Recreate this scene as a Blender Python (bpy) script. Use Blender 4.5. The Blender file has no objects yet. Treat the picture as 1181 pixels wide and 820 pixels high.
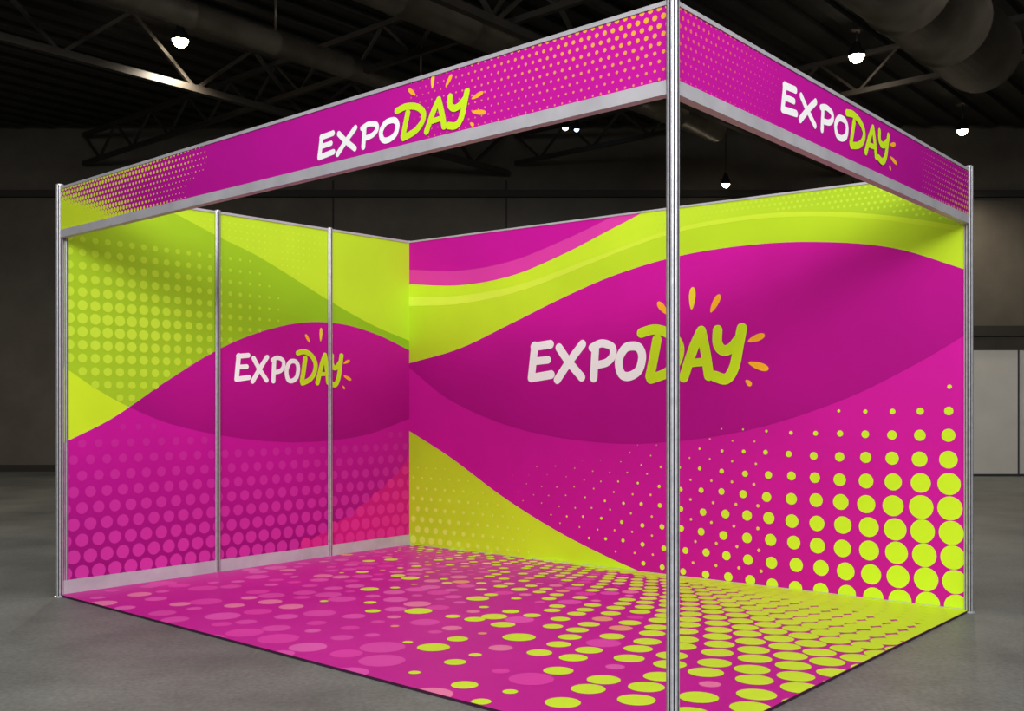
import bpy, math, random
from mathutils import Vector
random.seed(4)
S = bpy.context.scene
S.view_settings.view_transform = 'Standard'
S.view_settings.look = 'None'

# ---------------------------------------------------------------- survey of the booth (metres)
F, CX, HY, CAMH = 1160.0, 590.5, 469.0, 1.16     # focal (px of 1181 frame), principal x, horizon y, eye height
def ground(px, py):
    d = F*CAMH/(py-HY)
    return Vector(((px-CX)/F*d, d))
B = ground(69, 688); C = ground(472, 629.5); D = ground(1117.5, 706); A = ground(776, 876)
H = 2.5

def lin(h):
    h = h.lstrip('#')
    o = []
    for i in (0, 2, 4):
        c = int(h[i:i+2], 16)/255
        o.append(c/12.92 if c <= 0.04045 else ((c+0.055)/1.055)**2.4)
    return tuple(o)
def mixc(a, b, t):
    t = max(0, min(1, t))
    return tuple(a[i]*(1-t)+b[i]*t for i in range(3))

# ---------------------------------------------------------------- materials
def principled(name, col, rough=0.5, metal=0.0, spec=0.5, noise=None, bump=0.0):
    m = bpy.data.materials.new(name); m.use_nodes = True
    nt = m.node_tree; b = nt.nodes['Principled BSDF']
    b.inputs['Base Color'].default_value = (*col, 1)
    b.inputs['Roughness'].default_value = rough
    b.inputs['Metallic'].default_value = metal
    b.inputs['Specular IOR Level'].default_value = spec
    if noise:
        scale, col2, detail = noise
        tc = nt.nodes.new('ShaderNodeTexCoord')
        n = nt.nodes.new('ShaderNodeTexNoise'); n.inputs['Scale'].default_value = scale
        n.inputs['Detail'].default_value = detail; n.inputs['Roughness'].default_value = 0.6
        r = nt.nodes.new('ShaderNodeValToRGB')
        r.color_ramp.elements[0].position = 0.3; r.color_ramp.elements[1].position = 0.7
        r.color_ramp.elements[0].color = (*col, 1); r.color_ramp.elements[1].color = (*col2, 1)
        nt.links.new(tc.outputs['Object'], n.inputs['Vector'])
        nt.links.new(n.outputs['Fac'], r.inputs['Fac'])
        nt.links.new(r.outputs['Color'], b.inputs['Base Color'])
    return m

def print_material(name, rough, spec):
    m = bpy.data.materials.new(name); m.use_nodes = True
    nt = m.node_tree; b = nt.nodes['Principled BSDF']
    a = nt.nodes.new('ShaderNodeAttribute'); a.attribute_name = 'ink'
    tc = nt.nodes.new('ShaderNodeTexCoord')
    n = nt.nodes.new('ShaderNodeTexNoise'); n.inputs['Scale'].default_value = 1.7; n.inputs['Detail'].default_value = 3
    mr = nt.nodes.new('ShaderNodeMapRange'); mr.inputs['From Min'].default_value = 0.3; mr.inputs['From Max'].default_value = 0.7
    mr.inputs['To Min'].default_value = 0.94; mr.inputs['To Max'].default_value = 1.04
    mx = nt.nodes.new('ShaderNodeVectorMath'); mx.operation = 'SCALE'
    nt.links.new(tc.outputs['Object'], n.inputs['Vector']); nt.links.new(n.outputs['Fac'], mr.inputs['Value'])
    nt.links.new(a.outputs['Color'], mx.inputs[0]); nt.links.new(mr.outputs['Result'], mx.inputs['Scale'])
    nt.links.new(mx.outputs['Vector'], b.inputs['Base Color'])
    b.inputs['Roughness'].default_value = rough; b.inputs['Specular IOR Level'].default_value = spec
    return m
M_print = print_material('printed_fabric', 0.75, 0.12)
M_vinyl = print_material('printed_vinyl_floor', 0.5, 0.25)
M_alu = principled('brushed_aluminium', lin('CDCDD1'), 0.36, 0.45, 0.5, noise=(40, lin('B4B4BA'), 2))
M_alu_d = principled('aluminium_groove', lin('4A4B50'), 0.5, 0.5)
M_rail = principled('satin_rail', lin('C2C1C5'), 0.45, 0.15, 0.5, noise=(6, lin('B0AFB4'), 3))
M_white = principled('white_panel_back', lin('BDBDBA'), 0.6, noise=(5, lin('B0B0AE'), 2))

# ---------------------------------------------------------------- mesh helpers
def make_obj(name, verts, faces, mats, parent=None, fm=None, cols=None, smooth=False):
    me = bpy.data.meshes.new(name)
    me.from_pydata([tuple(v) for v in verts], [], faces)
    for m in (mats if isinstance(mats, (list, tuple)) else [mats]): me.materials.append(m)
    if fm: me.polygons.foreach_set('material_index', fm)
    if cols:
        at = me.color_attributes.new('ink', 'FLOAT_COLOR', 'POINT')
        for i, c in enumerate(cols): at.data[i].color = (*c, 1)
    if smooth: me.polygons.foreach_set('use_smooth', [True]*len(me.polygons))
    me.update()
    o = bpy.data.objects.new(name, me); S.collection.objects.link(o)
    if parent: o.parent = parent
    return o
def empty(name, loc=(0, 0, 0)):
    o = bpy.data.objects.new(name, None); o.location = loc; o.empty_display_size = 0.3
    S.collection.objects.link(o); return o

class MB:
    def __init__(s): s.v = []; s.f = []; s.m = []
    def hexa(s, p, mi=0):   # 8 points bottom4, top4
        n = len(s.v); s.v += [tuple(q) for q in p]
        for f in ((0,3,2,1),(4,5,6,7),(0,1,5,4),(1,2,6,5),(2,3,7,6),(3,0,4,7)):
            s.f.append(tuple(n+i for i in f)); s.m.append(mi)
    def box(s, x0, x1, y0, y1, z0, z1, mi=0):
        s.hexa([(x0,y0,z0),(x1,y0,z0),(x1,y1,z0),(x0,y1,z0),(x0,y0,z1),(x1,y0,z1),(x1,y1,z1),(x0,y1,z1)], mi)
    def slab(s, p0, p1, z0, z1, n, o0, o1, mi=0, z0b=None, z1b=None):
        z0b = z0 if z0b is None else z0b; z1b = z1 if z1b is None else z1b
        a, b = p0+n*o0, p1+n*o0; c, d = p1+n*o1, p0+n*o1
        s.hexa([(a.x,a.y,z0),(b.x,b.y,z0b),(c.x,c.y,z0b),(d.x,d.y,z0),(a.x,a.y,z1),(b.x,b.y,z1b),(c.x,c.y,z1b),(d.x,d.y,z1)], mi)
    def beam(s, a, b, w, h=None, mi=0):
        a = Vector(a); b = Vector(b); h = h or w
        d = (b-a).normalized()
        up = Vector((0,0,1)) if abs(d.z) < 0.95 else Vector((1,0,0))
        x = d.cross(up).normalized()*w/2; y = x.cross(d).normalized()*h/2
        s.hexa([a-x-y,a+x-y,a+x+y,a-x+y,b-x-y,b+x-y,b+x+y,b-x+y], mi)
    def prism(s, poly, z0, z1, mis=None):
        n = len(s.v); k = len(poly)
        s.v += [(x,y,z0) for x,y in poly]+[(x,y,z1) for x,y in poly]
        for i in range(k):
            j = (i+1)%k; s.f.append((n+i,n+j,n+k+j,n+k+i)); s.m.append(mis[i] if mis else 0)
        s.f.append(tuple(n+k+i for i in range(k))); s.m.append(0)
        s.f.append(tuple(n+i for i in reversed(range(k)))); s.m.append(0)
    def revolve(s, prof, c, seg=24, axis=None, mi=0):
        ax = Vector(axis or (0,0,1)).normalized()
        up = Vector((0,0,1)) if abs(ax.z) < 0.9 else Vector((1,0,0))
        x = ax.cross(up).normalized(); y = ax.cross(x)
        n = len(s.v); c = Vector(c)
        for r, t in prof:
            for i in range(seg):
                a = 2*math.pi*i/seg
                s.v.append(tuple(c+ax*t+x*r*math.cos(a)+y*r*math.sin(a)))
        for j in range(len(prof)-1):
            for i in range(seg):
                k = (i+1)%seg
                s.f.append((n+j*seg+i,n+j*seg+k,n+(j+1)*seg+k,n+(j+1)*seg+i)); s.m.append(mi)
    def obj(s, name, mats, parent=None, smooth=False):
        return make_obj(name, s.v, s.f, mats, parent, s.m, smooth=smooth)

def clip_poly(poly, clip):
    """Sutherland-Hodgman; clip = convex CCW polygon"""
    out = poly
    for i in range(len(clip)):
        a = clip[i]; b = clip[(i+1)%len(clip)]
        def side(p): return (b[0]-a[0])*(p[1]-a[1])-(b[1]-a[1])*(p[0]-a[0])
        inp = out; out = []
        if not inp: return []
        for j in range(len(inp)):
            p, q = inp[j-1], inp[j]
            sp, sq = side(p), side(q)
            if sq >= 0:
                if sp < 0:
                    t = sp/(sp-sq); out.append((p[0]+(q[0]-p[0])*t, p[1]+(q[1]-p[1])*t))
                out.append(q)
            elif sp >= 0:
                t = sp/(sp-sq); out.append((p[0]+(q[0]-p[0])*t, p[1]+(q[1]-p[1])*t))
    return out if len(out) >= 3 else []

def spline(pts):
    pts = sorted(pts); n = len(pts)
    X = [p[0] for p in pts]; Y = [p[1] for p in pts]
    m = []
    for i in range(n):
        if i == 0: m.append((Y[1]-Y[0])/(X[1]-X[0]))
        elif i == n-1: m.append((Y[-1]-Y[-2])/(X[-1]-X[-2]))
        else: m.append((Y[i+1]-Y[i-1])/(X[i+1]-X[i-1]))
    def f(x):
        if x <= X[0]: return Y[0]+m[0]*(x-X[0])
        if x >= X[-1]: return Y[-1]+m[-1]*(x-X[-1])
        i = 0
        while x > X[i+1]: i += 1
        h = X[i+1]-X[i]; t = (x-X[i])/h
        return ((2*t**3-3*t*t+1)*Y[i]+(t**3-2*t*t+t)*h*m[i]+(-2*t**3+3*t*t)*Y[i+1]+(t**3-t*t)*h*m[i+1])
    return f

class Print:
    """Flat printed artwork on an upright panel, drawn in panel metres (u along, v up)."""
    LAY = 0.0005
    def __init__(s, p0, p1, n, clip, base=0.001):
        s.p0 = p0; s.e = (p1-p0).normalized(); s.L = (p1-p0).length; s.n = n; s.base = base
        s.clip = clip; s.v = []; s.f = []; s.c = []
    def P(s, u, v, lay):
        q = s.p0+s.e*u+s.n*(s.base+s.LAY*lay); return (q.x, q.y, v)
    def U(s, px):
        k = (px-CX)/F; return (k*s.p0.y-s.p0.x)/(s.e.x-k*s.e.y)
    def at(s, px, py):      # photogrammetric reading -> panel metres
        u = s.U(px); return (u, CAMH+(s.p0.y+u*s.e.y)*(HY-py)/F)
    def curve(s, pts): return spline([s.at(*p) for p in pts])
    def col(s, c, u, v): return c(u, v) if callable(c) else c
    def poly(s, pts, col, lay):
        pts = clip_poly(pts, s.clip)
        if len(pts) < 3: return
        n = len(s.v)
        for u, v in pts: s.v.append(s.P(u, v, lay)); s.c.append(s.col(col, u, v))
        s.f.append(tuple(range(n, n+len(pts))))
    def disc(s, u, v, r, col, lay, ry=None, seg=20):
        ry = ry or r
        s.poly([(u+r*math.cos(2*math.pi*i/seg), v+ry*math.sin(2*math.pi*i/seg)) for i in range(seg)], col, lay)
    def band(s, top, bot, col, lay, u0=None, u1=None, cols=90, rows=6):
        us = [c[0] for c in s.clip]; u0 = min(us) if u0 is None else u0; u1 = max(us) if u1 is None else u1
        T = top if callable(top) else (lambda u: top); Bt = bot if callable(bot) else (lambda u: bot)
        for i in range(cols):
            a = u0+(u1-u0)*i/cols; b = u0+(u1-u0)*(i+1)/cols
            ta, tb, ba, bb = T(a), T(b), Bt(a), Bt(b)
            if ta <= ba and tb <= bb: continue
            ta = max(ta, ba); tb = max(tb, bb)
            for j in range(rows):
                f0 = j/rows; f1 = (j+1)/rows
                s.poly([(a, ba+(ta-ba)*f0), (b, bb+(tb-bb)*f0), (b, bb+(tb-bb)*f1), (a, ba+(ta-ba)*f1)], col, lay)
    def obj(s, name, parent, mat=None):
        return make_obj(name, s.v, s.f, mat or M_print, parent, cols=s.c)

# ---------------------------------------------------------------- geometry of booth
booth = empty('exhibition_booth')
def perp(d): return Vector((-d.y, d.x))
cen = (A+B+C+D)/4
def inward(p, q):
    n = perp((q-p).normalized()); return n if n.dot(cen-(p+q)/2) > 0 else -n
nL = inward(B, C); nR = inward(C, D); nF = -inward(B, A); nG = -inward(A, D)
HC = 2.535   # wall top at the far corner
LW = (C-B).length; LR = (D-C).length
m = MB(); m.slab(B, C, 0.0, H, nL, -0.03, 0, 0, z1b=HC); m.obj('left_wall_panel', M_white, booth)
m = MB(); m.slab(C, D, 0.0, HC, nR, -0.03, 0, 0, z1b=H); m.obj('rear_wall_panel', M_white, booth)

LIME = lin('CBEC24'); YEL = lin('DDF03A')
WHITE = lin('FDFDFD'); SUN = lin('FBB42A')

# ---- logo -----------------------------------------------------------------
def smooth_path(pts, n=7):
    if len(pts) < 3: return pts
    out = []
    closed = pts[0] == pts[-1]
    P = [pts[-2] if closed else pts[0]]+pts+[pts[1] if closed else pts[-1]]
    for i in range(1, len(P)-2):
        for k in range(n):
            t = k/n; a, b, c, d = P[i-1], P[i], P[i+1], P[i+2]
            out.append(tuple(0.5*((2*b[j])+(-a[j]+c[j])*t+(2*a[j]-5*b[j]+4*c[j]-d[j])*t*t+(-a[j]+3*b[j]-3*c[j]+d[j])*t**3) for j in (0, 1)))
    out.append(pts[-1]); return out
LOGO = [ # (colour, width in px, points px as read on the rear wall)
 ('w', 10.5, [(635,397),(616,400)]), ('w', 11, [(617,399),(613,436)]), ('w', 9.5, [(615,417),(632,415)]), ('w', 10.5, [(613,436),(636,432)]),
 ('w', 10.5, [(645,401),(656,417),(671,435)]), ('w', 10.5, [(672,397),(657,417),(643,438)]),
 ('w', 10.5, [(687,401),(685,436)]), ('w', 9.5, [(683,401),(694,396),(706,400),(707,410),(700,418),(688,421)]),
 ('w', 10.5, [(731,399),(721,402),(714,416),(717,431),(726,434),(737,427),(741,412),(738,402),(731,399)]),
 ('l', 12, [(758,392),(754,414),(750,434)]), ('l', 11.5, [(740,384),(756,380),(774,386),(784,400),(781,417),(769,430),(751,437)]),
 ('l', 12, [(809,382),(800,402),(789,435)]), ('l', 12, [(809,382),(814,406),(818,433)]), ('l', 9, [(795,419),(815,417)]),
 ('l', 11.5, [(828,381),(828,396),(834,404),(843,402),(851,393)]), ('l', 12, [(856,379),(852,400),(847,424),(838,437),(825,434)]),
]
RAYS = [('s', (760,350),(769,361),8), ('y', (799,334),(798,354),8.5), ('s', (829,342),(821,358),8), ('s', (880,387),(865,393),8), ('s', (884,425),(866,419),8.5), ('s',(866,444),(861,439),6)]
def draw_logo(P, fn, lay, sc):
    for ci, (c, w, pts) in enumerate(LOGO):
        col = WHITE if c == 'w' else LIME
        sp_ = [tuple(map(float, p)) for p in pts]
        closed = sp_[0] == sp_[-1]
        q = [fn(*p) for p in smooth_path(sp_)]
        r = w/2*sc; l = lay+ci*0.45; n = len(q)
        ds = []
        for a, b in zip(q[:-1], q[1:]):
            d_ = Vector((b[0]-a[0], b[1]-a[1])); ds.append(d_.normalized())
        offs = []
        for i in range(n):
            if closed and i in (0, n-1): t = ds[0]+ds[-1]
            elif i == 0: t = ds[0]
            elif i == n-1: t = ds[-1]
            else: t = ds[i-1]+ds[i]
            t = t.normalized(); offs.append(Vector((-t.y, t.x))*r)
        for i in range(n-1):
            a, b, oa, ob = q[i], q[i+1], offs[i], offs[i+1]
            P.poly([(a[0]-oa.x,a[1]-oa.y),(b[0]-ob.x,b[1]-ob.y),(b[0]+ob.x,b[1]+ob.y),(a[0]+oa.x,a[1]+oa.y)], col, l)
        if not closed:
            for p, o, sg in ((q[0], offs[0], 1), (q[-1], offs[-1], -1)):
                a0 = math.atan2(o.y, o.x)
                P.poly([(p[0]+r*math.cos(a0+sg*math.pi*k/10), p[1]+r*math.sin(a0+sg*math.pi*k/10)) for k in range(11)], col, l)
    for c, a, b, w in RAYS:
        col = SUN if c == 's' else mixc(SUN, YEL, 0.5)
        p, q = fn(*a), fn(*b); dx, dy = q[0]-p[0], q[1]-p[1]; L = math.hypot(dx, dy); nx, ny = -dy/L, dx/L
        out = []
        for i in range(24):
            t = 2*math.pi*i/24; s_ = 0.5-0.5*math.cos(t); wd = math.sin(t)*w/2*sc*(1.15-0.5*s_)
            ext = -0.15+1.3*s_
            out.append((p[0]+dx*ext+nx*wd, p[1]+dy*ext+ny*wd))
        P.poly(out, col, lay+1)

# ---- rear wall art ----------------------------------------------------------
RW = Print(C, D, nR, [(0, 0.0), (LR, 0.0), (LR, H), (0, HC)])
lens_low = RW.curve([(472,424),(520,462),(600,495),(700,511),(790,508),(880,492),(980,458),(1060,418),(1114,386)])
M1 = RW.curve([(472,419),(530,402),(590,373),(650,343),(710,317),(780,296),(860,283),(940,279),(1030,286),(1117,312)])
U1 = RW.curve([(472,342),(530,341),(600,328),(680,299),(770,266),(850,250),(930,244),(1020,248),(1117,262)])
U2 = RW.curve([(472,328),(530,329),(590,318),(650,293),(700,267),(745,243),(775,225)])
U3 = RW.curve([(472,311),(530,312),(590,301),(650,277),(690,258),(725,240)])
low = RW.curve([(472,497),(520,528),(580,573),(640,611),(700,642),(745,662),(790,680)])
RW.band(lambda u: min(lens_low(u), M1(u)), low, lambda u, v: mixc(lin('B80F88'), lin('CE189C'), 0.35+0.3*u/LR+0.45*(v-0.3)), 0)
RW.band(M1, lens_low, lambda u, v: mixc(lin('AC0C84'), lin('C81298'), (v-lens_low(u))/0.9), 1)
RW.band(U1, M1, lambda u, v: mixc(lin('B6DA26'), lin('C2E22C'), 0.5+0.5*math.sin(u*1.5)), 1)
RW.band(3.0, U1, lambda u, v: mixc(lin('C8EA2E'), lin('AAD02A'), (u-2.2)/1.6), 0)
RW.band(3.0, U2, lin('DC3EA6'), 1, u1=RW.U(760))
RW.band(3.0, U3, lin('C8129C'), 2, u1=RW.U(745))
RW.band(lambda u: U1(u), lambda u: U1(u)-0.03-0.05*max(0, 1-u/2), lambda u, v: mixc(lin('DAF24A'), lin('C4E42E'), u/4), 2)
RW.band(low, 0.0, lambda u, v: mixc(lin('B2DA26'), lin('C8E828'), 0.3+u/1.6), 1)
y = 0.06; row = 0
while y < 0.75:
    x = 0.05+(0.05 if row % 2 else 0)
    while x < 1.3:
        r = 0.038*(1-y/0.85)*(1-x/1.6)
        if r > 0.006 and y+r < low(x)-0.02: RW.disc(x, y, r, lin('D8F05A'), 2, seg=14)
        x += 0.1
    y += 0.085; row += 1
for i in range(60):
    for j in range(12):
        u = 2.35+i*0.037+(0.018 if j % 2 else 0); v = 2.5-0.02-j*0.034
        if u < LR-0.02 and v > U1(u)+0.02: RW.disc(u, v, 0.009, lin('C4E23C'), 1, seg=8)
# halftone in lower right: slightly warped screen
y = 0.055; row = 0
while y < 1.35:
    x = LR-0.06
    while x > 1.0:
        far = max(0, 1-(x-1.0)/(LR-1.0))
        vv = y+0.035*math.sin(x*1.1+0.4)+0.012*far*math.sin(row*1.7+x*9); uu = x-0.05*math.sin(y*1.6)+0.02*far*math.sin(row*2.1+x*7)+(0.02 if row % 2 else 0)*far
        vtop = 0.76+(uu-1.6)*0.19
        g = max(0, (uu-1.0)/(LR-1.0))
        k = 1-vv/vtop
        if k > -0.02:
            r = min(0.0685, (0.005+0.078*g**2.0)*min(1, max(0, k)*1.5+0.16))
            c = mixc(lin('DDE23E'), lin('CBEC28'), g*1.2)
            if vv > low(uu)+0.04+r: RW.disc(uu, vv, r, c, 2, seg=24)
            if g < 0.62 and k > 0.05 and vv+0.067 > low(uu+0.075)+0.06: RW.disc(uu+0.075, vv+0.067, 0.004+0.012*g*min(1, k*2), lin('DDC94A'), 2.3, seg=10)
        x -= 0.158
    y += 0.139; row += 1
sc0 = (RW.p0.y+RW.U(730)*RW.e.y)/F
draw_logo(RW, RW.at, 3, sc0)
RW.obj('rear_wall_graphic', booth)

# ---- left wall art ----------------------------------------------------------
RB = 0.095
LWp = Print(B, C, nL, [(0.0, RB), (LW, RB), (LW, HC), (0, H)])
m2 = LWp.curve([(75,510),(130,482),(190,441),(250,404),(300,383),(350,372),(395,374),(435,386),(472,404)])
g1 = LWp.curve([(75,180),(150,222),(205,248),(250,272),(300,297),(380,347),(430,375),(472,393)])
g2 = LWp.curve([(75,424),(110,448),(150,470),(200,490),(280,506),(350,510),(420,502),(472,483)])
g3 = LWp.curve([(230,700),(300,660),(384,606),(420,580),(450,553),(472,528)])
LWp.band(3.0, g1, lambda u, v: lin('BCE02E'), 0)
LWp.band(g1, lambda u: max(m2(u), g2(u)), lambda u, v: mixc(lin('A6CC26'), lin('90C020'), u/2.2), 0)
LWp.band(lambda u: g2(u), m2, lambda u, v: lin('C8EA28'), 1, u1=LWp.U(175))
LWp.band(m2, lambda u: min(g2(u), m2(u)), lambda u, v: mixc(lin('A20A7A'), lin('BE1290'), (v-g2(u))/0.55), 1)
LWp.band(lambda u: min(g2(u), m2(u)), RB, lambda u, v: mixc(lin('C41496'), lin('960C74'), (1.0-v)*1.05), 1)
LWp.band(lambda u: min(g3(u), g2(u)), RB, lambda u, v: lin('CA1A80'), 2, u0=LWp.U(250))
for row in range(16):
    for i in range(38):
        u = 0.06+i*0.082; v = 2.2-row*0.082
        f = math.exp(-((u-0.35)/0.75)**2)*max(0, 1-abs(v-1.68)/0.75)
        r = 0.036*f**0.45 if f > 0 else 0
        if r > 0.008 and v > max(m2(u), g2(u))+r*0.4:
            LWp.disc(u, v, r, mixc(lin('ACD22A'), lin('C4E63A'), 0.2+f), 2, seg=14)
for row in range(10):
    for i in range(32):
        u = 0.03+i*0.108+(0.054 if row % 2 else 0); v = 0.13+row*0.1
        f = (1-v/1.05)
        bd = min(g2(u), m2(u))
        if f > 0 and v < bd-0.05:
            r = 0.018+0.030*f**0.6
            LWp.disc(u, v, r, mixc(lin('BE1A92'), lin('D23AA4'), 0.2+0.8*f*math.exp(-u*0.35)) if v > g3(u) else lin('DA2E90'), 3, seg=16)
for i in range(40):
    for j in range(14):
        u = 1.0+i*0.05; v = 2.45-j*0.05
        if v > g1(u)+0.02 and (1.9-u)+(v-2.2) > 0: LWp.disc(u, v, 0.007, lin('C8E446'), 1, seg=8)
bx0, by0 = RW.at(606, 441); bx1, by1 = RW.at(858, 380)
def mapper(P, u0, u1, v0, v1):
    def fn(px, py):
        u, v = RW.at(px, py)
        return (u0+(u-bx0)/(bx1-bx0)*(u1-u0), v0+(v-by0)/(by1-by0)*(v1-v0))
    return fn
u0, v0 = LWp.at(268, 441); u1, v1 = LWp.at(394, 411)
draw_logo(LWp, mapper(LWp, u0, u1, v0, v1), 4, sc0*(u1-u0)/(bx1-bx0))
LWp.obj('left_wall_graphic', booth)

# ---- fascias ----------------------------------------------------------------
FB, FR = 2.19, 2.235      # bottom of rail, top of rail
FT = 2.485
def fascia(name, p, q, n):
    m = MB(); m.slab(p, q, FR, FT, n, -0.018, 0.0, 0); m.obj(name+'_board', M_white, booth)
    m = MB(); m.slab(p, q, FB, FR+0.002, n, -0.03, 0.008, 0); m.slab(p, q, FT, H, n, -0.03, 0.006, 0)
    m.obj(name+'_rails', M_rail, booth)
fascia('left_fascia', B, A, nF); fascia('right_fascia', A, D, nG)
LF = (A-B).length; LG = (D-A).length
FL = Print(B, A, nF, [(0, FR), (LF, FR), (LF, FT), (0, FT)])
FL.band(3, 0, lambda u, v: mixc(lin('AC108A'), lin('C4149A'), u/LF+(v-2.3)), 0, cols=60, rows=4)
sp = 0.034
for i in range(int(LF/sp)+1):
    for j in range(9):
        u = 0.01+i*sp+(sp/2 if j % 2 else 0); v = FR+0.012+j*0.0295
        fl = max(0, 1-u/1.9)
        r = 0.0195*min(1, fl*1.1-0.05+0.34*math.sin(j*0.55+u*2.6+0.4)*fl) if fl > 0 else 0
        if r > 0.003: FL.disc(u, v, r, mixc(lin('DCC03A'), lin('D4EA30'), fl*1.3), 1, seg=12)
        fr = max(0, (u-(LF-1.3))/1.3)*(0.25+0.75*j/8)
        r = 0.0028+0.0085*fr
        if fr > 0.03: FL.disc(u, v, r, mixc(lin('E05A7A'), lin('E8B03C'), 0.2+fr), 1, seg=10)
u1, _ = FL.at(541, 120); ud, _ = FL.at(457, 120)
w = (u1-ud)/((bx1-RW.U(738))/(bx1-bx0))
draw_logo(FL, mapper(FL, u1-w, u1, 2.264, 2.264+0.117), 2, sc0*0.117/(by1-by0)*1.08)
FL.obj('left_fascia_graphic', booth)
FG = Print(A, D, nG, [(0, FR), (LG, FR), (LG, FT), (0, FT)])
FG.band(3, 0, lambda u, v: mixc(lin('C4149A'), lin('A40E86'), u/LG+(2.3-v)), 0, cols=60, rows=4)
for i in range(int(LG/sp)+1):
    for j in range(9):
        u = 0.01+i*sp+(sp/2 if j % 2 else 0); v = FR+0.012+j*0.0295
        f = max(0, 1-u/0.8)*(0.3+0.7*j/8)
        if f > 0.04: FG.disc(u, v, 0.0028+0.006*f, mixc(lin('D43E8E'), lin('E87A4A'), 0.1+f*0.8), 1, seg=10)
        f = max(0, (u-(LG-0.8))/0.8)
        if f > 0.04: FG.disc(u, v, 0.003+0.007*f*(1.1-j/9), mixc(lin('D0508A'), lin('E0A85A'), 0.2+f), 1, seg=10)
u0, _ = FG.at(897, 110); u1, _ = FG.at(1024, 160)
draw_logo(FG, mapper(FG, u0, u1, 2.302, 2.302+0.13), 2, sc0*0.13/(by1-by0)*1.1)
FG.obj('right_fascia_graphic', booth)

# ---- posts and rails ----------------------------------------------------------
def post_profile(c, R, ang):
    poly = []; mis = []
    ap = R; cr = R/math.cos(math.pi/8)
    for i in range(8):
        a0 = ang+math.pi/8*(2*i-1); a1 = ang+math.pi/8*(2*i+1); am = ang+math.pi/4*i
        p0 = Vector((math.cos(a0), math.sin(a0)))*cr; p1 = Vector((math.cos(a1), math.sin(a1)))*cr
        s0 = p0.lerp(p1, 0.32); s1 = p0.lerp(p1, 0.68); inn = -Vector((math.cos(am), math.sin(am)))*R*0.35
        for p, mi in ((p0, 0), (s0, 1), (s0+inn, 1), (s1+inn, 1), (s1, 0)):
            poly.append((c.x+p.x, c.y+p.y)); mis.append(mi)
    return poly, mis
angB = math.atan2((D-A).y, (D-A).x)
def post(name, c, z1, R=0.021, z0=0.0):
    m = MB(); p, mi = post_profile(c, R, angB); m.prism(p, z0, z1, mi)
    m.revolve([(R*1.05, 0), (R*1.05, 0.006), (R*0.8, 0.009), (0.0005, 0.009)], (c.x, c.y, z1), 16)
    m.revolve([(R*1.6, 0), (R*1.6, 0.004), (R*1.1, 0.008)], (c.x, c.y, 0.0), 16)
    m.obj(name, [M_alu, M_alu_d], booth)
post('front_post', A, H+0.012, 0.0205)
post('left_post', B, H+0.01, 0.021); post('left_post_inner', B+(C-B).normalized()*0.04+nL*0.0, 2.3, 0.012)
post('right_post', D, H+0.01, 0.021); post('corner_post', C-(nL+nR)*0.012, HC, 0.015)
for i, px in enumerate((250.5, 380)):
    post('wall_post_%d' % (i+1), B+LWp.e*LWp.U(px)+nL*0.004, H+(HC-H)*LWp.U(px)/LW+0.002, 0.0195)
m = MB()
m.slab(B, C, 0.0, RB, nL, -0.03, 0.012, 0); m.slab(B, C, H-0.012, H+0.004, nL, -0.034, 0.007, 0, z1b=HC+0.004, z0b=HC-0.012)
m.slab(C, D, HC-0.010, HC+0.003, nR, -0.034, 0.006, 0, z1b=H+0.003, z0b=H-0.010)
m.slab(C, D, 0.0, 0.016, nR, -0.03, 0.007, 0)
m.slab(D-(D-C).normalized()*0.025, D, 0.0, H, nR, -0.03, 0.007, 0)
m.obj('wall_rails', M_rail, booth)

# ---- printed floor ------------------------------------------------------------
class FloorPrint(Print):
    def P(s, u, v, lay):
        q = s.p0+s.e*u+s.n*v; return (q.x, q.y, 0.0125+0.0004*lay)
def to_uv(p):
    d = p-C; return (d.dot(eC), d.dot(nR))
eC = (D-C).normalized()
quad = [to_uv(C), to_uv(D), to_uv(A), to_uv(B)]
m = MB(); m.prism([(p.x, p.y) for p in (C, B, A, D)], 0.0, 0.012); m.obj('floor_board', principled('floor_board_edge', lin('3A1230'), 0.6), booth)
FP = FloorPrint(C, D, nR, quad)
def fcol(u, v):
    tt = u/LR
    c = mixc(lin('C0148E'), lin('CE289A'), 0.5+0.35*math.sin(u*1.9+v*1.3))
    return mixc(c, lin('BE128C'), tt)
for i in range(-1, 26):
    for j in range(-1, 19):
        FP.poly([(i*0.18, j*0.18), (i*0.18+0.18, j*0.18), (i*0.18+0.18, j*0.18+0.18), (i*0.18, j*0.18+0.18)], fcol, 0)
sw = spline([(0.9, 0.0), (1.4, 0.03), (2.2, 0.12), (3.0, 0.24), (3.8, 0.42), (4.5, 0.62)])
FP.band(sw, 0.0, lambda u, v: lin('C4E428'), 2, u0=0.9, u1=LR+0.05, rows=3)
s = 0.04; row = 0
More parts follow.
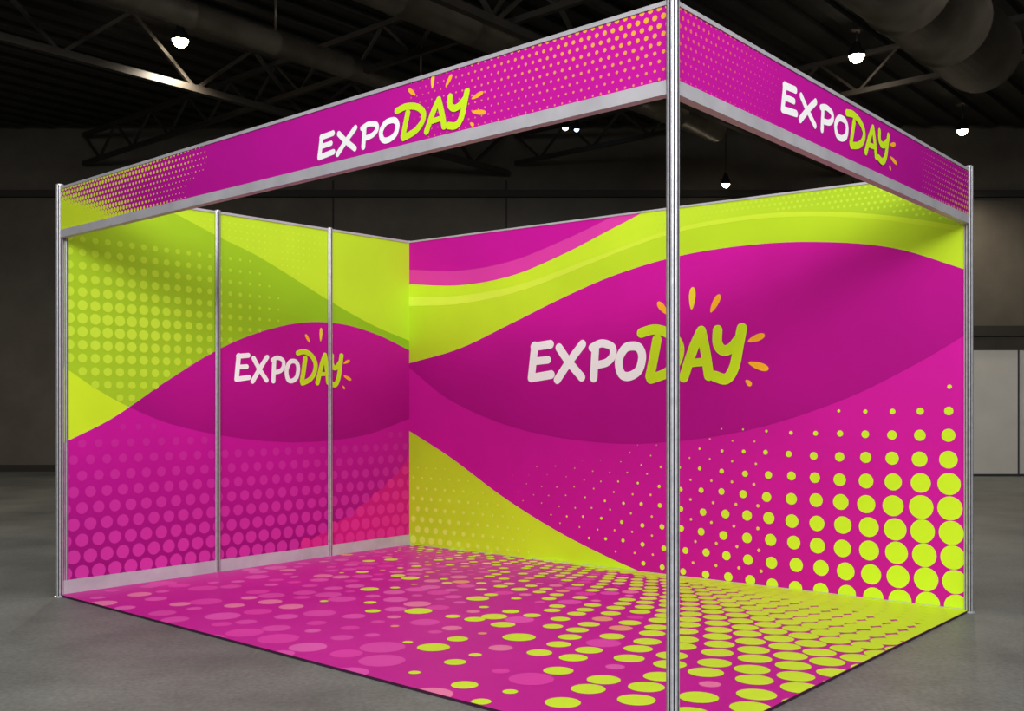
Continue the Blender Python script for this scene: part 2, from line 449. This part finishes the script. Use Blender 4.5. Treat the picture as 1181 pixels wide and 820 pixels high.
while s < 3.3:
    spc = 0.095+0.165*(s/3.1)
    t = (spc/2 if row % 2 else 0)
    while t < LR+0.1:
        tt = t/LR; ss = s/3.1
        q = 0.18+0.93*tt-0.72*ss+0.06*math.sin(t*2.2)
        loose = max(0, min(1, 1.1-1.3*q))
        jt = random.uniform(-1, 1)*spc*0.22*loose; js = random.uniform(-1, 1)*spc*0.2*loose
        rnd = random.random(); big = random.random()
        if rnd < 0.12+1.4*q:
            rr = spc*(0.15+0.40*max(0, min(0.9, q))) if q > 0.3 else spc*(0.10+0.32*big**1.6)
            col = mixc(lin('CAEA28'), lin('DDE04A'), random.random()*(1-tt))
            if q < 0.5 and random.random() < 0.15: col = lin('E89A7A')
            FP.disc(t+jt, s+js, rr, col, 3+random.random()*0.9, seg=28)
        elif big > 0.10:
            rr = spc*(0.16+0.30*random.random()**1.1)
            col = random.choice([lin('E050AE'), lin('DC3CA4'), lin('DE5CAE'), lin('DA46A6'), lin('E67AA6')])
            FP.disc(t+jt, s+js, rr, col, 1+random.random()*0.9, seg=28)
        t += spc
    s += spc*0.86; row += 1
FP.obj('floor_graphic', booth, M_vinyl)

# ================================================================ hall
X0, X1, Y0, Y1, ZC = -13.0, 13.0, -7.0, 18.0, 6.2
def concrete():
    m = bpy.data.materials.new('polished_concrete'); m.use_nodes = True
    nt = m.node_tree; b = nt.nodes['Principled BSDF']; tc = nt.nodes.new('ShaderNodeTexCoord')
    def N(sc, det):
        n = nt.nodes.new('ShaderNodeTexNoise'); n.inputs['Scale'].default_value = sc; n.inputs['Detail'].default_value = det
        nt.links.new(tc.outputs['Object'], n.inputs['Vector']); return n
    n1, n2 = N(0.9, 9), N(45, 5)
    n1.inputs['Roughness'].default_value = 0.68
    r = nt.nodes.new('ShaderNodeValToRGB'); r.color_ramp.elements[0].position = 0.32; r.color_ramp.elements[1].position = 0.68
    r.color_ramp.elements[0].color = (*lin('585A56'), 1); r.color_ramp.elements[1].color = (*lin('7E807A'), 1)
    mr = nt.nodes.new('ShaderNodeMapRange'); mr.inputs['From Min'].default_value = 0.3; mr.inputs['From Max'].default_value = 0.7
    mr.inputs['To Min'].default_value = 0.76; mr.inputs['To Max'].default_value = 1.16
    vm = nt.nodes.new('ShaderNodeVectorMath'); vm.operation = 'SCALE'
    nt.links.new(n1.outputs['Fac'], r.inputs['Fac']); nt.links.new(n2.outputs['Fac'], mr.inputs['Value'])
    nt.links.new(r.outputs['Color'], vm.inputs[0]); nt.links.new(mr.outputs['Result'], vm.inputs['Scale'])
    nt.links.new(vm.outputs['Vector'], b.inputs['Base Color']); b.inputs['Roughness'].default_value = 0.5
    b.inputs['Specular IOR Level'].default_value = 0.3
    return m
m = MB(); m.box(X0, X1, Y0, Y1, -0.1, 0.0); m.obj('floor', concrete())
M_wall = principled('dark_hall_wall', lin('443F37'), 0.8, noise=(0.8, lin('5C564B'), 8))
M_wallseam = principled('wall_seam', lin('2A2723'), 0.8)
m = MB(); m.box(X0-0.1, X1+0.1, Y1, Y1+0.1, 0, ZC)
m.obj('wall_back', M_wall)
m = MB(); m.box(X0-0.1, X0, Y0, Y1, 0, ZC); m.obj('wall_left', M_wall)
m = MB(); m.box(X1, X1+0.1, Y0, Y1, 0, ZC); m.obj('wall_right', M_wall)
m = MB(); m.box(X0-0.1, X1+0.1, Y0-0.1, Y0, 0, ZC); m.obj('wall_front', M_wall)
m = MB()
for i in range(9):
    x = X0+0.5+i*3.1; m.box(x-0.015, x+0.015, Y1-0.02, Y1, 0, 5.2)
m.box(X0, X1, Y1-0.05, Y1, 0, 0.12)
m.obj('trim_1', M_wallseam)
m = MB(); m.box(3, X1, Y1-0.12, Y1, 2.42, 2.6); m.box(X0, X1, Y1-0.1, Y1, 4.9, 5.02); m.obj('trim_2', M_wallseam)
e1 = (D-A).normalized(); e2 = (B-A).normalized()
def clipseg(p, d, pad=0.15):
    lo, hi = -1e9, 1e9
    for k, (a, b) in enumerate(((X0+pad, X1-pad), (Y0+pad, Y1-pad))):
        if abs(d[k]) < 1e-9: continue
        t0, t1 = (a-p[k])/d[k], (b-p[k])/d[k]
        if t0 > t1: t0, t1 = t1, t0
        lo = max(lo, t0); hi = min(hi, t1)
    return (p+d*lo, p+d*hi) if hi-lo > 0.5 else None
M_roof = principled('black_roof_deck', lin('1E1C19'), 0.75, noise=(0.8, lin('2B2823'), 4))
M_steel = principled('dark_steel', lin('3A352E'), 0.6, 0.1, noise=(2, lin('2C2822'), 3))
m = MB(); m.box(X0-0.1, X1+0.1, Y0-0.1, Y1+0.1, ZC, ZC+0.1)
mid = Vector((0, 8))
for i in range(-34, 35):
    sg = clipseg(mid+e2*i*0.42, e1)
    if sg: m.beam((sg[0].x, sg[0].y, ZC-0.04), (sg[1].x, sg[1].y, ZC-0.04), 0.16, 0.08)
m.obj('ceiling', M_roof)
def truss(p, d, zt, depth, w=0.09):
    sg = clipseg(p, d)
    if not sg: return
    a, b = sg; L = (b-a).length; m = MB()
    m.beam((a.x,a.y,zt), (b.x,b.y,zt), w, w); m.beam((a.x,a.y,zt-depth), (b.x,b.y,zt-depth), w, w)
    n = max(2, int(L/(depth*2.2)))
    for i in range(n):
        p0 = a+d*(L*i/n); p1 = a+d*(L*(i+0.5)/n); p2 = a+d*(L*(i+1)/n)
        m.beam((p0.x,p0.y,zt), (p1.x,p1.y,zt-depth), w*0.5); m.beam((p1.x,p1.y,zt-depth), (p2.x,p2.y,zt), w*0.5)
    return m
for k in (-7, -2.5, 2, 6.5):
    t_ = truss(mid+e2*k, e1, 6.06, 0.75)
    if t_: t_.obj('roof_truss', M_steel)
for k in (-2.5, 2.5, 7.5):
    t_ = truss(mid+e1*k, e2, 5.98, 0.5, 0.07)
    if t_: t_.obj('roof_joist', M_steel)
M_duct = principled('galvanised_duct', lin('6C6558'), 0.42, 0.4, noise=(3, lin('524B40'), 4))
def duct(end, d, L, R):
    m = MB(); prof = [(0.001, 0), (R*0.8, 0), (R*0.97, 0.05), (R, 0.12)]
    t = 0.12
    while t < L:
        t2 = min(L, t+1.1); prof += [(R, t2-0.05), (R*1.04, t2-0.04), (R*1.04, t2), (R, t2+0.01)]; t = t2+0.01
    prof.append((0.001, L+0.03))
    m.revolve(prof, end, 36, axis=d)
    for t in (1.0, 3.4, 5.8):
        if t < L:
            c = Vector(end)+Vector(d)*t; m.beam((c.x, c.y, c.z+R*0.9), (c.x, c.y, ZC), 0.03)
    o = m.obj('ventilation_duct', M_duct)
    for p in o.data.polygons: p.use_smooth = len(p.vertices) == 4
    return o
duct((4.98, 10.6, 4.85), (-e1.x, -e1.y, 0), 8.0, 0.40)
duct((-0.6, 14.6, 5.5), (-e1.x, -e1.y, 0), 7.5, 0.14)
duct((3.2, 15.6, 5.45), (-e1.x, -e1.y, 0), 7.5, 0.20)

# hall lamps
M_lampbody = principled('lamp_housing', lin('1C1C1C'), 0.5, 0.3)
def emis(name, col, st):
    m = bpy.data.materials.new(name); m.use_nodes = True; b = m.node_tree.nodes['Principled BSDF']
    b.inputs['Emission Color'].default_value = (*col, 1); b.inputs['Emission Strength'].default_value = st; return m
M_glow = emis('warm_lamp_glow', (1.0, 0.84, 0.62), 35); M_glowb = emis('cool_lamp_glow', (0.6, 0.75, 1.0), 14)
def lamp(px, py, z, R, gm=None, pw=60):
    d = F*(z-CAMH)/(HY-py); x = (px-CX)/F*d
    e = empty('high_bay_lamp', (x, d, z))
    m = MB(); m.revolve([(R*1.1, -0.01), (R*1.15, 0.0), (R*1.0, 0.06), (R*0.6, 0.12), (R*0.4, 0.18), (0.02, 0.19)], (0,0,0), 24)
    m.beam((0,0,0.18), (0,0,ZC-z), 0.015); m.obj('housing', M_lampbody, e)
    m = MB(); m.revolve([(0.001, -R*1.0), (R*0.5, -R*0.85), (R*0.85, -R*0.5), (R, 0.005)], (0,0,0), 24); m.obj('lens', gm or M_glow, e, True)
    l = bpy.data.lights.new('lamp_bulb', 'SPOT'); l.energy = pw*2.2; l.shadow_soft_size = 0.1
    l.spot_size = math.radians(150); l.spot_blend = 0.5
    l.color = (1, 0.88, 0.72) if gm is None else (0.7, 0.8, 1)
    o = bpy.data.objects.new('lamp_bulb', l); S.collection.objects.link(o); o.parent = e; o.location = (0, 0, -0.25)
lamp(208, 46, 5.8, 0.10, pw=90); lamp(988, 64, 5.8, 0.10, pw=60); lamp(1110, 150, 5.7, 0.085, pw=150); lamp(837, 212, 4.95, 0.07, pw=25)
lamp(652, 147, 5.6, 0.05, M_glowb, 10); lamp(665, 149, 5.6, 0.04, M_glowb, 6)
lamp(-170, 60, 5.6, 0.09, pw=110)  # extra lamp added out of view to brighten the left and back hall walls

part = empty('partition_panel_row', (0, 0, 0))
M_beige = principled('beige_laminate', lin('DEDAD0'), 0.6, noise=(1.5, lin('D2CEC4'), 3))
m = MB(); mf = MB()
for i in range(5):
    x = 6.35+i*1.04+0.0
    m.box(x+0.01, x+1.03, 16.75, 16.79, 0.04, 2.10)
    mf.box(x-0.01, x+0.01, 16.73, 16.81, 0, 2.12)
mf.box(6.33, 6.35+5*1.04+0.02, 16.74, 16.80, 2.10, 2.12); mf.box(6.33, 6.35+5*1.04+0.02, 16.74, 16.80, 0.0, 0.04); mf.box(6.35+5*1.04-0.02, 6.35+5*1.04+0.02, 16.73, 16.81, 0, 2.12)
m.obj('boards', M_beige, part); mf.obj('frame', M_alu_d, part)

# ---------------------------------------------------------------- light
def fill_light(loc, tgt, sx, sy, pw, col=(1, 0.985, 1.0)):  # added area fill without a fixture, out of view, brightens the booth
    l = bpy.data.lights.new('booth_fill_light', 'AREA'); l.shape = 'RECTANGLE'; l.size = sx; l.size_y = sy; l.energy = pw; l.color = col
    o = bpy.data.objects.new('booth_fill_light', l); S.collection.objects.link(o); o.location = loc
    o.rotation_euler = (Vector(tgt)-Vector(loc)).to_track_quat('-Z', 'Y').to_euler()
    return o
fill_light((-1.5, -3.5, 5.0), (0.5, 6, 0.6), 7, 2.5, 740)
fill_light((4.0, -3.0, 5.0), (0.5, 6, 0.6), 5, 2.5, 410)
fill_light((0.0, 5.6, 5.6), (0.0, 6.0, 0), 4, 3, 180)
w = bpy.data.worlds.new('hall_air'); S.world = w; w.use_nodes = True
w.node_tree.nodes['Background'].inputs['Color'].default_value = (0.02, 0.02, 0.022, 1)

# ---------------------------------------------------------------- camera
cd = bpy.data.cameras.new('camera'); cam = bpy.data.objects.new('camera', cd); S.collection.objects.link(cam)
cam.location = (0, 0, CAMH); cam.rotation_euler = (math.pi/2, 0, 0)
cd.sensor_width = 36; cd.lens = 36*F/1181; cd.shift_y = (HY-410)/1181
S.camera = cam
